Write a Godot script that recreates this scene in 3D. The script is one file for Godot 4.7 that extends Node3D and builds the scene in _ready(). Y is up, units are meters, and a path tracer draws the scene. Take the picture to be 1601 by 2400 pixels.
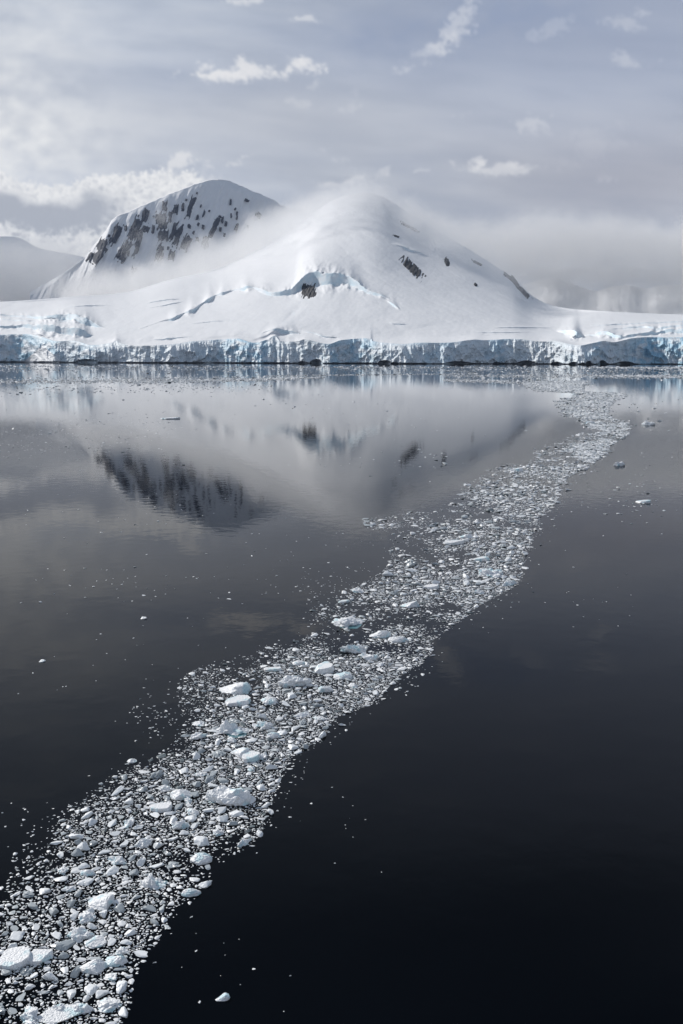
extends Node3D
# An Antarctic bay: still dark water with a drifting band of brash ice, a glacier front, a snow hill and a rocky peak under broken cloud.

const F := 2333.0            # focal length in photograph pixels (1601 x 2400)
const CX := 800.5
const CY := 1200.0
const EYE := Vector3(0, 14.0, 0)
const PITCH := -8.77

var cam_basis := Basis()
var sun_dir := Vector3(-0.62, 0.52, -0.50).normalized()   # sun behind thin cloud, high to the left beyond the hills
var rng := RandomNumberGenerator.new()
var noise_a := FastNoiseLite.new()   # broad smooth
var noise_b := FastNoiseLite.new()   # fbm
var noise_r := FastNoiseLite.new()   # ridged
var used_names := {}
var M := {}

# ---------------------------------------------------------------- helpers
func ray(px: float, py: float) -> Vector3:
	return cam_basis * Vector3((px - CX) / F, (CY - py) / F, -1.0)

func at_dist(px: float, py: float, d: float) -> Vector3:      # point at horizontal distance d
	var r := ray(px, py)
	return EYE + r * (d / sqrt(r.x * r.x + r.z * r.z))

func on_water(px: float, py: float) -> Vector3:
	var r := ray(px, py)
	return EYE + r * (EYE.y / maxf(-r.y, 0.0005))

func to_pixel(p: Vector3) -> Vector2:
	var l := cam_basis.transposed() * (p - EYE)
	return Vector2(CX + F * l.x / -l.z, CY - F * l.y / -l.z)

func lin(pts: Array, x: float, k := 1) -> float:               # piecewise linear look-up in rows [x, a, b ...]
	if x <= pts[0][0]:
		return pts[0][k]
	for i in range(1, pts.size()):
		if x <= pts[i][0]:
			var f: float = (x - pts[i - 1][0]) / (pts[i][0] - pts[i - 1][0])
			return lerpf(pts[i - 1][k], pts[i][k], f)
	return pts[pts.size() - 1][k]

func smooth_lin(pts: Array, x: float, k := 1) -> float:        # the same with a cubic through the points
	var n := pts.size()
	if x <= pts[0][0]:
		return pts[0][k]
	if x >= pts[n - 1][0]:
		return pts[n - 1][k]
	var i := 1
	while x > pts[i][0]:
		i += 1
	var x0: float = pts[i - 1][0]
	var x1: float = pts[i][0]
	var y0: float = pts[i - 1][k]
	var y1: float = pts[i][k]
	var h := x1 - x0
	var m0: float = (y1 - y0) / h
	var m1: float = m0
	if i > 1:
		m0 = (y1 - float(pts[i - 2][k])) / (x1 - float(pts[i - 2][0]))
	if i < n - 1:
		m1 = (float(pts[i + 1][k]) - y0) / (float(pts[i + 1][0]) - x0)
	var t := (x - x0) / h
	var t2 := t * t
	var t3 := t2 * t
	return (2 * t3 - 3 * t2 + 1) * y0 + (t3 - 2 * t2 + t) * h * m0 + (-2 * t3 + 3 * t2) * y1 + (t3 - t2) * h * m1

func numbered(called: String) -> String:
	if not used_names.has(called):
		used_names[called] = 0
		return called
	used_names[called] += 1
	return "%s_%03d" % [called, used_names[called]]

func grid_mesh(verts: PackedVector3Array, nu: int, nv: int, colors := PackedColorArray(), flip := false) -> ArrayMesh:
	var normals := PackedVector3Array()
	normals.resize(nu * nv)
	var index := PackedInt32Array()
	index.resize((nu - 1) * (nv - 1) * 6)
	var k := 0
	for j in nv - 1:
		for i in nu - 1:
			var a := j * nu + i
			var b := a + 1
			var c := a + nu
			var d := c + 1
			if flip:
				index[k] = a; index[k + 1] = b; index[k + 2] = c
				index[k + 3] = b; index[k + 4] = d; index[k + 5] = c
			else:
				index[k] = a; index[k + 1] = c; index[k + 2] = b
				index[k + 3] = b; index[k + 4] = c; index[k + 5] = d
			k += 6
			var n := (verts[d] - verts[a]).cross(verts[c] - verts[b])
			normals[a] += n
			normals[b] += n
			normals[c] += n
			normals[d] += n
	var s := -1.0 if flip else 1.0
	for i in normals.size():
		normals[i] = normals[i].normalized() * s
	var arr := []
	arr.resize(Mesh.ARRAY_MAX)
	arr[Mesh.ARRAY_VERTEX] = verts
	arr[Mesh.ARRAY_NORMAL] = normals
	arr[Mesh.ARRAY_INDEX] = index
	if colors.size():
		arr[Mesh.ARRAY_COLOR] = colors
	var m := ArrayMesh.new()
	m.add_surface_from_arrays(Mesh.PRIMITIVE_TRIANGLES, arr)
	return m

func put(called: String, mesh: Mesh, mat: Material, parent: Node = null) -> MeshInstance3D:
	var o := MeshInstance3D.new()
	o.mesh = mesh
	o.material_override = mat
	o.name = called if parent else numbered(called)
	(parent if parent else self).add_child(o, true)
	return o

func tag(o: Node, label: String, category: String, group := "") -> void:
	o.set_meta("label", label)
	o.set_meta("category", category)
	o.set_meta("kind", "thing")
	if group:
		o.set_meta("group", group)

func setting(o: Node, label: String, category: String) -> void:
	tag(o, label, category)
	o.set_meta("kind", "structure")

func mat(color: Color, rough := 0.7, vcol := false) -> StandardMaterial3D:
	var m := StandardMaterial3D.new()
	m.albedo_color = color.linear_to_srgb()
	m.roughness = rough
	m.vertex_color_use_as_albedo = vcol
	return m

func bump(m: StandardMaterial3D, freq: float, scale: float, cm: float, sd: int, size := 512) -> void:
	var n := FastNoiseLite.new()
	n.seed = sd
	n.noise_type = FastNoiseLite.TYPE_SIMPLEX_SMOOTH
	n.fractal_octaves = 5
	n.frequency = freq
	var t := NoiseTexture2D.new()
	t.width = size
	t.height = size
	t.seamless = true
	t.noise = n
	m.heightmap_enabled = true
	m.heightmap_texture = t
	m.heightmap_scale = cm
	m.uv1_triplanar = true
	m.uv1_world_triplanar = true
	m.uv1_scale = Vector3.ONE * scale

# ---------------------------------------------------------------- sky
# soft cloud shapes in the part of the sky the photograph shows: x, y, half width, half height, turn (degrees), strength
var PUFFS := [
	[600, 168, 150, 26, -4, 0.75], [520, 180, 70, 16, 0, 0.4], [690, 160, 60, 14, 8, 0.3], [712, 44, 52, 10, 8, 0.5], [560, 4, 45, 9, 5, 0.55],
	[1070, 70, 75, 30, -48, 0.42], [1010, 120, 60, 26, -30, 0.32], [945, 158, 36, 14, -20, 0.3], [1470, 48, 60, 26, 10, 0.26], [1480, 145, 50, 18, 8, 0.28], [1290, 70, 60, 24, -20, 0.2],
	[1250, 298, 40, 22, 10, 0.3], [1295, 272, 18, 6, 0, 0.22], [1165, 398, 90, 16, 3, 0.5], [1115, 382, 30, 12, 30, 0.4], [1235, 392, 50, 8, -4, 0.28], [805, 428, 48, 10, -14, 0.45], [788, 370, 26, 11, 12, 0.35], [895, 407, 18, 7, -20, 0.32],
	[980, 402, 20, 5, 0, 0.3], [412, 388, 60, 15, -24, 0.65], [540, 382, 34, 9, -16, 0.45], [715, 246, 40, 10, 8, 0.2], [820, 252, 34, 16, -60, 0.18], [470, 420, 50, 30, -10, 0.35],
	[1420, 422, 22, 9, 0, 0.15], [1080, 272, 24, 12, 0, 0.14], [1390, 345, 80, 40, -20, 0.1], [740, 200, 30, 10, 0, 0.25],
]

func sky_color(px: float, py: float, dir: Vector3, sun: Vector3) -> Color:
	var el := rad_to_deg(asin(clampf(dir.y, -1, 1)))
	# broad layered veil, streaked along the horizon
	var az := rad_to_deg(atan2(dir.x, -dir.z))
	var s1 := noise_b.get_noise_2d(az * 1.5 + 40.0, (el + 0.16 * az) * 7.0)
	var s2 := noise_a.get_noise_2d(az * 3.0, el * 9.0 + 300.0)
	var g := rad_to_deg(acos(clampf(dir.dot(sun), -1, 1)))
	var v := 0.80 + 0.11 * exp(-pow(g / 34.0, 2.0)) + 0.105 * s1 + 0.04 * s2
	v -= 0.33 * smoothstep(13.0, 37.0, el)  # unseen sky overhead made darker on purpose, to blacken the near water reflections
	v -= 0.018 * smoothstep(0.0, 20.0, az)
	var tint := 0.075 * smoothstep(12.0, 38.0, el)                # blue added overhead to turn the water reflections navy
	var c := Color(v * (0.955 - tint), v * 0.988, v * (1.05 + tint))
	# thin blue showing between the layers
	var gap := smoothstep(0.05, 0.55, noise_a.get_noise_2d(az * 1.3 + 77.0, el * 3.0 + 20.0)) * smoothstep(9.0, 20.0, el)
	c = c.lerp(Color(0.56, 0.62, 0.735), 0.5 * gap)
	return c

func window_clouds(c: Color, px: float, py: float) -> Color:
	var n := noise_b.get_noise_2d(px * 1.1, py * 1.7)
	var n2 := noise_b.get_noise_2d(px * 3.1 + 500.0, py * 3.6)
	var n3 := noise_b.get_noise_2d(px * 6.0 - py * 3.0, py * 7.0 + 900.0)
	var white := Color(0.95, 0.945, 0.945)
	# long soft streaks of layer cloud
	var band := noise_b.get_noise_2d(px * 0.24 + py * 0.2, py * 1.35 - px * 0.16 + 700.0)
	c = c.lerp(Color(0.885, 0.895, 0.91), clampf(0.45 * band, 0, 0.4)).lerp(Color(0.57, 0.615, 0.70), clampf(-0.5 * band, 0, 0.35))
	c = c.lerp(Color(0.60, 0.64, 0.73), 0.7 * smoothstep(200.0, 1400.0, px) * (1.0 - smoothstep(60.0, 480.0, py)))
	# blue-grey gaps at the upper right, paler veil across the middle
	var gap := exp(-pow((px - 1230.0) / 190.0, 2.0) - pow((py - 30.0) / 62.0, 2.0)) + 0.75 * exp(-pow((px - 930.0) / 230.0, 2.0) - pow((py - 85.0) / 70.0, 2.0)) + 0.5 * exp(-pow((px - 330.0) / 260.0, 2.0) - pow((py - 190.0) / 50.0, 2.0))
	c = c.lerp(Color(0.585, 0.635, 0.735), clampf(0.75 * gap + gap * 0.5 * n, 0, 0.85))
	var warm := exp(-pow((px - 650.0) / 600.0, 2.0) - pow((py - 290.0) / 90.0, 2.0))
	c = c.lerp(Color(0.79, 0.80, 0.825), 0.45 * warm)
	var dim := exp(-pow((px - 1500.0) / 420.0, 2.0) - pow((py - 420.0) / 130.0, 2.0))
	c = c.lerp(Color(0.675, 0.675, 0.715), 0.55 * dim)
	# the pale glow at the left edge
	var glow := exp(-pow((px + 60.0) / 330.0, 2.0) - pow((py - 330.0) / 150.0, 2.0)) + 0.5 * exp(-pow((px + 50.0) / 300.0, 2.0) - pow((py - 80.0) / 120.0, 2.0))
	c = c.lerp(Color(0.935, 0.94, 0.945), clampf(glow * (0.85 + 0.6 * n), 0, 0.95))
	for q in PUFFS:
		var dx: float = px - q[0] + 34.0 * n2
		var dy: float = py - q[1] + 16.0 * n
		if absf(dx) > q[2] * 2.2 + q[3] or absf(dy) > q[2] * 2.2 + q[3]:
			continue
		var a := deg_to_rad(q[4])
		var u: float = (dx * cos(a) + dy * sin(a)) / q[2]
		var w: float = (-dx * sin(a) + dy * cos(a)) / q[3]
		var d := sqrt(u * u + w * w)
		var f := clampf(clampf(1.0 - d + 1.1 * n + 0.6 * n3, 0, 1) + 0.4 * exp(-d * d * 0.9) * (1.0 + n), 0, 1)
		if f > 0.0:
			c = c.lerp(white, minf(0.95, float(q[5])) * f * smoothstep(0.0, 0.5, f))
	# the heaped bank behind the peak's left shoulder: billows with lit crowns and grey bellies
	var top := lin([[-300, 380], [0, 395], [60, 430], [110, 432], [160, 430], [200, 416], [245, 408], [300, 412], [350, 408], [400, 398], [450, 405], [500, 440], [560, 520]], px) + 26.0 * absf(n2) + 14.0 * n + 16.0 * absf(n3) - 10.0
	if px < 560.0 and py > top - 12.0:
		var depth := py - top
		var m := smoothstep(-4.0, 8.0, depth)
		var belly := smoothstep(30.0, 75.0, depth + 34.0 * n) * (1.0 - smoothstep(105.0, 135.0, depth + 20.0 * n2)) * (1.0 - smoothstep(210.0, 330.0, px))
		var b := Color(0.965, 0.965, 0.965).lerp(Color(0.70, 0.72, 0.76), clampf(0.95 * belly + 0.9 * maxf(0.0, absf(n2) - 0.08) + 0.5 * maxf(0.0, absf(n3) - 0.1) + 0.25 * maxf(0.0, n), 0, 1))
		c = c.lerp(b, m * (1.0 - 0.7 * smoothstep(480.0, 560.0, px)))
	return c

func make_sky(sun: Vector3) -> PanoramaSkyMaterial:
	var lw := 384
	var lh := 192
	var low := PackedFloat32Array()
	low.resize(lw * lh * 3)
	for j in lh:
		var th := PI * (j + 0.5) / lh
		for i in lw:
			var ph := TAU * (i + 0.5) / lw
			var d := Vector3(sin(ph) * sin(th), maxf(cos(th), 0.0), -cos(ph) * sin(th))
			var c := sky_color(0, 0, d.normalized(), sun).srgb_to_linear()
			var k := (j * lw + i) * 3
			low[k] = c.r; low[k + 1] = c.g; low[k + 2] = c.b
	var im := Image.create_from_data(lw, lh, false, Image.FORMAT_RGBF, low.to_byte_array())
	var W := 4096
	var H := 2048
	im.resize(W, H, Image.INTERPOLATE_CUBIC)
	# the part the photograph looks at, in full detail
	var half := 330
	var rows := 330
	var j0 := H / 2 - rows
	var win := PackedFloat32Array()
	win.resize(half * 2 * (rows + 2) * 3)
	for j in rows + 2:
		var th := PI * (j0 + j + 0.5) / H
		for i in half * 2:
			var ph := TAU * (i - half + 0.5) / W
			var d := Vector3(sin(ph) * sin(th), maxf(cos(th), 0.0), -cos(ph) * sin(th)).normalized()
			var p := to_pixel(EYE + d * 1000.0)
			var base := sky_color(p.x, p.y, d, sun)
			var c := window_clouds(base, p.x, p.y)
			var edge := smoothstep(0.0, 60.0, minf(minf(i, half * 2 - 1 - i), j))
			c = base.lerp(c, edge).srgb_to_linear()
			var k := (j * half * 2 + i) * 3
			win[k] = c.r; win[k + 1] = c.g; win[k + 2] = c.b
	var wim := Image.create_from_data(half * 2, rows + 2, false, Image.FORMAT_RGBF, win.to_byte_array())
	im.blit_rect(wim, Rect2i(half, 0, half, rows + 2), Vector2i(0, j0))
	im.blit_rect(wim, Rect2i(0, 0, half, rows + 2), Vector2i(W - half, j0))
	var m := PanoramaSkyMaterial.new()
	m.panorama = ImageTexture.create_from_image(im)
	return m

# ---------------------------------------------------------------- the snow hill and the glacier front
var CLIFF_TOP := [[-300, 788], [0, 784], [70, 783], [100, 790], [128, 799], [175, 798], [210, 808], [245, 806], [262, 802], [272, 798], [285, 805], [320, 810], [400, 807], [450, 800], [540, 794], [560, 794], [595, 803], [625, 796], [645, 787], [657, 799],
	[700, 799], [715, 795], [770, 806], [800, 797], [870, 793], [873, 799], [940, 806], [985, 803], [1050, 803], [1110, 796], [1140, 797], [1210, 794], [1265, 800], [1300, 799], [1340, 807], [1362, 809], [1390, 804], [1415, 799], [1440, 802], [1480, 793], [1520, 790], [1560, 791], [1601, 790], [1900, 792]]
var SKYLINE := [[-300, 712], [0, 707], [150, 697], [300, 684], [400, 655], [510, 630], [600, 588], [663, 552], [720, 510], [780, 470], [820, 456], [855, 452], [890, 458], [930, 480], [1000, 525], [1100, 585], [1200, 650], [1250, 695], [1300, 717], [1400, 728], [1601, 737], [1900, 740]]
const TS := [0.0, 0.1, 0.2, 0.4, 0.6, 0.8, 1.0]
var DEPTHS := [[-300, 3850, 4020, 4120, 4400, 4700, 5000, 5300], [0, 3520, 3690, 3790, 4050, 4300, 4560, 4850], [200, 3260, 3430, 3530, 3780, 4050, 4350, 4700], [400, 3040, 3190, 3280, 3560, 3920, 4360, 4900], [600, 2850, 3010, 3120, 3430, 3830, 4350, 4990],
	[720, 2740, 2940, 3090, 3440, 3880, 4400, 5030], [850, 2640, 2880, 3070, 3450, 3890, 4390, 4960], [1000, 2530, 2760, 2930, 3330, 3790, 4310, 4880], [1150, 2430, 2660, 2800, 3150, 3580, 4070, 4600], [1250, 2360, 2560, 2690, 3010, 3370, 3760, 4170], [1400, 2270, 2430, 2530, 2780, 3030, 3280, 3520], [1601, 2158, 2310, 2410, 2650, 2890, 3120, 3360], [1900, 2000, 2150, 2240, 2470, 2700, 2930, 3150]]
# ice walls: rows x, y of the lip, height of the wall (photograph pixels)
var WALLS := [
	[[326, 771, 1], [385, 750, 2], [410, 741, 8], [430, 734, 3], [449, 725, 10], [472, 711, 4], [490, 700, 9], [505, 692, 2], [522, 684, 8], [548, 678, 3], [576, 672, 9], [598, 674, 4], [620, 678, 10], [648, 684, 9], [690, 670, 17], [712, 648, 28], [735, 634, 34], [770, 638, 32], [817, 648, 22], [835, 660, 16], [860, 678, 9], [890, 690, 6], [915, 702, 1]],
	[[-300, 745, 4], [0, 737, 4], [60, 738, 6], [110, 742, 8], [160, 735, 13], [200, 745, 15], [225, 758, 8], [245, 768, 1]],
	[[-300, 770, 5], [0, 765, 6], [60, 760, 8], [110, 764, 16], [160, 768, 18], [195, 774, 15], [218, 785, 1]],
	[[615, 779, 1], [650, 771, 8], [680, 773, 8], [703, 782, 1]],
	[[700, 775, 1], [735, 780, 3], [760, 786, 4], [795, 791, 1]],
	[[1305, 776, 1], [1325, 774, 8], [1348, 778, 14], [1368, 790, 1]],
	[[1370, 786, 1], [1420, 778, 10], [1450, 786, 8], [1490, 783, 6], [1540, 776, 7], [1601, 773, 8], [1900, 772, 8]],
	[[1430, 771, 1], [1500, 765, 4], [1540, 767, 6], [1601, 762, 5], [1900, 762, 5]],
	[[1385, 763, 1], [1440, 759, 3], [1500, 757, 3], [1601, 753, 3], [1900, 753, 3]],
	[[335, 713, 0.5], [380, 703, 3], [428, 700, 0.5]], [[345, 723, 0.5], [400, 712, 2.5], [428, 707, 0.5]],
	[[905, 704, 0.5], [922, 711, 6], [938, 727, 0.5]], [[918, 571, 0.5], [960, 583, 5], [1005, 600, 0.5]],
	[[440, 760, 0.5], [500, 752, 2.5], [545, 752, 0.5]], [[350, 797, 0.5], [400, 792, 4], [450, 789, 0.5]], [[60, 752, 0.5], [130, 748, 4], [170, 752, 0.5]], [[130, 722, 0.5], [200, 716, 2.5], [260, 716, 0.5]],
	[[0, 747, 3], [50, 750, 3], [90, 753, 0.5]], [[1140, 768, 0.5], [1220, 767, 2], [1310, 769, 0.5]], [[1080, 777, 0.5], [1160, 779, 2], [1240, 778, 0.5]], [[905, 757, 0.5], [935, 758, 3], [960, 760, 0.5]],
]
var wall_at := []                 # the walls that cross the column now being built

func walls_of(px: float) -> Array:
	var out := []
	for w in WALLS:
		if px > w[0][0] and px < w[w.size() - 1][0]:
			out.append([smooth_lin(w, px, 1), smooth_lin(w, px, 2)])
	return out

func hill_depth(px: float, y0: float, sky: float, cols: Array, walls: Array) -> Array:
	var y := y0
	for w in walls:                                            # the lips and feet of the walls are ragged
		var near := exp(-pow((y0 - w[0] - 0.5 * w[1]) / (0.8 * w[1] + 1.5), 2.0))
		if near > 0.05:
			y += near * minf(w[1], 14.0) * (0.9 * noise_b.get_noise_2d(px * 2.2, y0 * 1.2) + 0.22 * noise_r.get_noise_2d(px * 4.0, y0 * 3.0))
	var ye := y
	var ice := 0.0
	for w in walls:
		var yt: float = w[0]
		var h: float = maxf(w[1], 0.3)
		if y <= yt + h:
			if y > yt:
				ye += (yt + h - y) * 0.92
				ice = maxf(ice, minf(1.0, h / 7.0))
			else:
				ye += 0.92 * h * exp(-(yt - y) / (1.1 * h))
	var foot := 817.0
	var t := clampf((foot - ye) / (foot - sky), -0.2, 1.0)
	var d: float = smooth_lin(cols, t) if t > 0.0 else float(cols[0][1]) + t * 900.0
	return [d, ice]

func column(px: float) -> Array:
	var c := []
	for k in TS.size():
		c.append([TS[k], smooth_lin(DEPTHS, px, k + 1)])
	return c

func edge_depth(px: float) -> Vector2:               # (depth of the snow at the lip, the same evened out along the front)
	var own := 0.0
	var sum := 0.0
	for o in [-44.0, -22.0, 0.0, 22.0, 44.0]:
		var x: float = px + o
		var d: float = hill_depth(x, smooth_lin(CLIFF_TOP, x), smooth_lin(SKYLINE, x), column(x), walls_of(x))[0]
		sum += d
		if o == 0.0:
			own = d
	return Vector2(own, 0.3 * own + 0.14 * sum)

func build_hill() -> MeshInstance3D:
	var nu := 900
	var nv := 330
	var back := 10
	var v := PackedVector3Array()
	var c := PackedColorArray()
	v.resize(nu * (nv + back))
	c.resize(nu * (nv + back))
	var snow := Color(0.84, 0.85, 0.865)
	var blue := Color(0.64, 0.77, 0.84)
	for i in nu:
		var px := -290.0 + 2180.0 * i / (nu - 1)
		var top := smooth_lin(CLIFF_TOP, px)
		var sky := smooth_lin(SKYLINE, px)
		var cols := column(px)
		var walls := walls_of(px)
		var lip := edge_depth(px)
		for j in nv:
			var f := float(j) / (nv - 1)
			var y := lerpf(top, sky, f)
			var hd := hill_depth(px, y, sky, cols, walls)
			var d: float = hd[0] + (lip.y - lip.x) * exp(-(top - y) / 12.0)
			var wx := (px - CX) * d / F
			# wind-drifted snow: broad swells, finer drifts, rough broken snow by the ice walls and the crevasse fields
			var edge := smoothstep(0.0, 0.06, f) * (1.0 - smoothstep(0.93, 1.0, f))
			var rough := 0.0
			rough += exp(-pow((px - 100.0) / 120.0, 2.0) - pow((y - 768.0) / 26.0, 2.0))
			rough += exp(-pow((px - 1530.0) / 170.0, 2.0) - pow((y - 772.0) / 18.0, 2.0))
			rough += exp(-pow((px - 650.0) / 40.0, 2.0) - pow((y - 785.0) / 12.0, 2.0))
			rough += 0.8 * exp(-pow((px - (690.0 - (y - 735.0) * 0.9)) / 18.0, 2.0) - pow((y - 735.0) / 24.0, 2.0))
			d += edge * (22.0 * noise_r.get_noise_2d(wx * 0.16 + d * 0.05, d * 0.05) + 44.0 * noise_a.get_noise_2d(wx * 0.09, d * 0.09) + 20.0 * noise_b.get_noise_2d(wx * 0.22, d * 0.15) + 2.0 * noise_b.get_noise_2d(wx * 1.5, d * 0.8) + 26.0 * rough * noise_b.get_noise_2d(wx * 0.8, d * 0.35))
			v[j * nu + i] = at_dist(px, y, d)
			var mix := clampf(float(hd[1]) * (0.75 + 0.9 * noise_b.get_noise_2d(px * 5.0, y * 5.0)) + 0.5 * rough * maxf(0.0, noise_b.get_noise_2d(px * 4.0 + 90.0, y * 7.0)), 0.0, 1.0)
			c[j * nu + i] = snow.lerp(blue, mix)
		var last := v[(nv - 1) * nu + i]
		var out := Vector3(last.x, 0, last.z).normalized()
		for j in back:
			var k := j + 1.0
			v[(nv + j) * nu + i] = last + out * 70.0 * k - Vector3(0, 3.5 * k * k + 8.0 * k, 0)
			c[(nv + j) * nu + i] = snow
	return put("snow_hill", grid_mesh(v, nu, nv + back, c), M.snow)

func waterline(px: float) -> float:
	return 849.5 + 6.0 * px / 1601.0 + 0.5 * noise_b.get_noise_1d(px * 2.0)

var CAVES := [[100, 14, 4], [205, 26, 12], [560, 20, 3], [588, 16, 4], [708, 10, 7], [742, 13, 15], [903, 16, 12], [925, 12, 5], [1075, 30, 9], [1165, 10, 7], [1235, 22, 12], [1305, 14, 8], [1345, 10, 9], [1380, 6, 12], [1412, 9, 14], [1465, 22, 10], [1545, 18, 4], [860, 8, 3], [655, 16, 3]]
var BLUES := [[60, 40, 0.9], [118, 26, 1.0], [560, 60, 0.75], [605, 30, 0.8], [785, 30, 0.55], [840, 45, 0.6], [1165, 26, 0.5], [1020, 60, 0.3], [1400, 20, 0.55], [1530, 55, 0.95], [1600, 60, 0.8], [200, 30, 0.5], [1700, 100, 0.7], [-100, 100, 0.7]]

func build_cliff() -> MeshInstance3D:
	var nu := 1900
	var nv := 74
	var v := PackedVector3Array()
	var c := PackedColorArray()
	v.resize(nu * nv)
	c.resize(nu * nv)
	var firn := Color(0.74, 0.785, 0.82)
	var pale := Color(0.80, 0.825, 0.85)
	var blue := Color(0.38, 0.61, 0.76)
	for i in nu:
		var px := -285.0 + 2160.0 * i / (nu - 1)
		var top := smooth_lin(CLIFF_TOP, px)
		var wl := waterline(px)
		var d0 := edge_depth(px).y
		var cave := 0.0
		var cave_h := 1.0
		for q in CAVES:
			var e := exp(-pow((px - q[0]) / (q[1] * 0.75), 2.0))
			if e > cave:
				cave = e
				cave_h = float(q[2]) * sqrt(maxf(0.05, 1.0 - pow((px - q[0]) / (q[1] * 1.1), 2.0)))
		var bl := 0.0
		for q in BLUES:
			bl = maxf(bl, float(q[2]) * exp(-pow((px - q[0]) / q[1], 2.0)))
		for j in nv:
			var f := float(j) / (nv - 2)
			var y := lerpf(wl + 3.5, top, minf(f, 1.0))
			var h := wl - y                                  # pixels over the water
			var s := px * 1.35
			var but := 24.0 * noise_a.get_noise_2d(s * 0.55, 10.0 + h * 0.25) + 15.0 * (0.6 - absf(noise_b.get_noise_2d(s * 0.9, h * 0.5 + 60.0)) * 2.2)
			var fine := 11.0 * noise_r.get_noise_2d(s * 1.9, h * 2.1) + 5.0 * noise_b.get_noise_2d(s * 5.0, h * 6.0)
			var crack := 6.0 * noise_r.get_noise_2d(s * 4.5, h * 0.7 + 500.0)
			var d := d0 - 2.0 - 24.0 * (1.0 - minf(f, 1.0)) - (but + fine + crack + 6.0) * (1.0 - pow(minf(f, 1.0), 5.0))
			# buried foot of snow leaning out at the left, slumped seracs
			d -= 75.0 * exp(-pow((px - 100.0) / 34.0, 2.0)) * maxf(0.0, 1.0 - f) + 40.0 * exp(-pow((px - 610.0) / 14.0, 2.0)) * maxf(0.0, 1.0 - f * 1.6)
			var under := smoothstep(2.6 + noise_b.get_noise_1d(px * 5.0) * 1.6, 0.6, h) * 26.0 * (0.35 + 0.65 * smoothstep(-0.25, 0.2, noise_b.get_noise_1d(px * 1.1 + 300.0)))
			under = maxf(under, 60.0 * cave * smoothstep(cave_h * 0.75, cave_h * 0.45, h))
			d += under
			v[j * nu + i] = at_dist(px, y, d)
			var n := noise_b.get_noise_2d(px * 3.0, y * 4.0)
			var band := noise_b.get_noise_2d(px * 0.35, (y - top) * 14.0) * smoothstep(26.0, 6.0, y - top)
			var mb := clampf(bl * smoothstep(-0.22, 0.3, n + 0.12) + 0.28 * maxf(0.0, noise_b.get_noise_2d(px * 2.0 + 700.0, y * 2.5)) + 0.14, 0, 1)
			var col := firn.lerp(pale, clampf(0.45 + 1.3 * noise_b.get_noise_2d(px * 2.4 + 70.0, y * 3.0 + 400.0), 0, 1)).lerp(blue, mb)
			col = col * (1.0 + 0.22 * band)
			if px > 45.0 and px < 150.0 and h < 42.0 - absf(px - 100.0) * 0.9:
				col = pale
			if j == nv - 1:                                     # the lip turns in under the snow
				v[j * nu + i] = at_dist(px, top + 0.8, d0 + 40.0)
				col = pale
			c[j * nu + i] = Color(col.r, col.g, col.b)
	return put("ice_cliff", grid_mesh(v, nu, nv, c), M.ice_wall)

# ---------------------------------------------------------------- the far mountains
var PEAK_RIDGE := [[60, 690], [150, 640], [196, 606], [222, 572], [245, 545], [262, 516], [276, 505], [300, 497], [330, 483], [362, 470], [392, 456], [430, 442], [460, 430], [490, 423], [512, 420], [535, 423], [556, 432], [585, 445], [610, 455], [640, 468], [664, 484], [700, 498], [780, 530], [900, 600]]

func peak_depth(px: float, y: float) -> float:
	var rx := px
	for k in 3:                                               # where on the ridge this fall line begins
		rx = px + 0.42 * (y - lin(PEAK_RIDGE, rx))
	var below := y - lin(PEAK_RIDGE, clampf(rx, 60.0, 900.0))
	var d := 8300.0 - 2.3 * below
	var flute := noise_r.get_noise_2d(rx * 3.2, below * 0.35)
	var broad := noise_b.get_noise_2d(rx * 1.1 + 50.0, below * 0.3)
	d -= smoothstep(0.0, 14.0, below) * (16.0 * flute + 60.0 * broad + 9.0 * noise_b.get_noise_2d(rx * 2.5, below * 1.2))
	# the wall is bowed: its left end turns away
	d += 0.006 * pow(maxf(0.0, 330.0 - px), 2.0)
	return d

func build_peak() -> MeshInstance3D:
	var nu := 420
	var nv := 170
	var back := 6
	var v := PackedVector3Array()
	v.resize(nu * (nv + back))
	for i in nu:
		var px := 70.0 + 820.0 * i / (nu - 1)
		var top := lin(PEAK_RIDGE, px) + 2.2 * noise_b.get_noise_1d(px * 6.0)
		for j in nv:
			var y := lerpf(712.0, top, float(j) / (nv - 1))
			v[j * nu + i] = at_dist(px, y, peak_depth(px, y))
		var last := v[(nv - 1) * nu + i]
		for j in back:
			v[(nv + j) * nu + i] = last + Vector3(0.1, -0.55 - 0.12 * j, -1.0) * 110.0 * (j + 1.0)
	return put("rocky_mountain", grid_mesh(v, nu, nv + back), M.far_snow)

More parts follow.
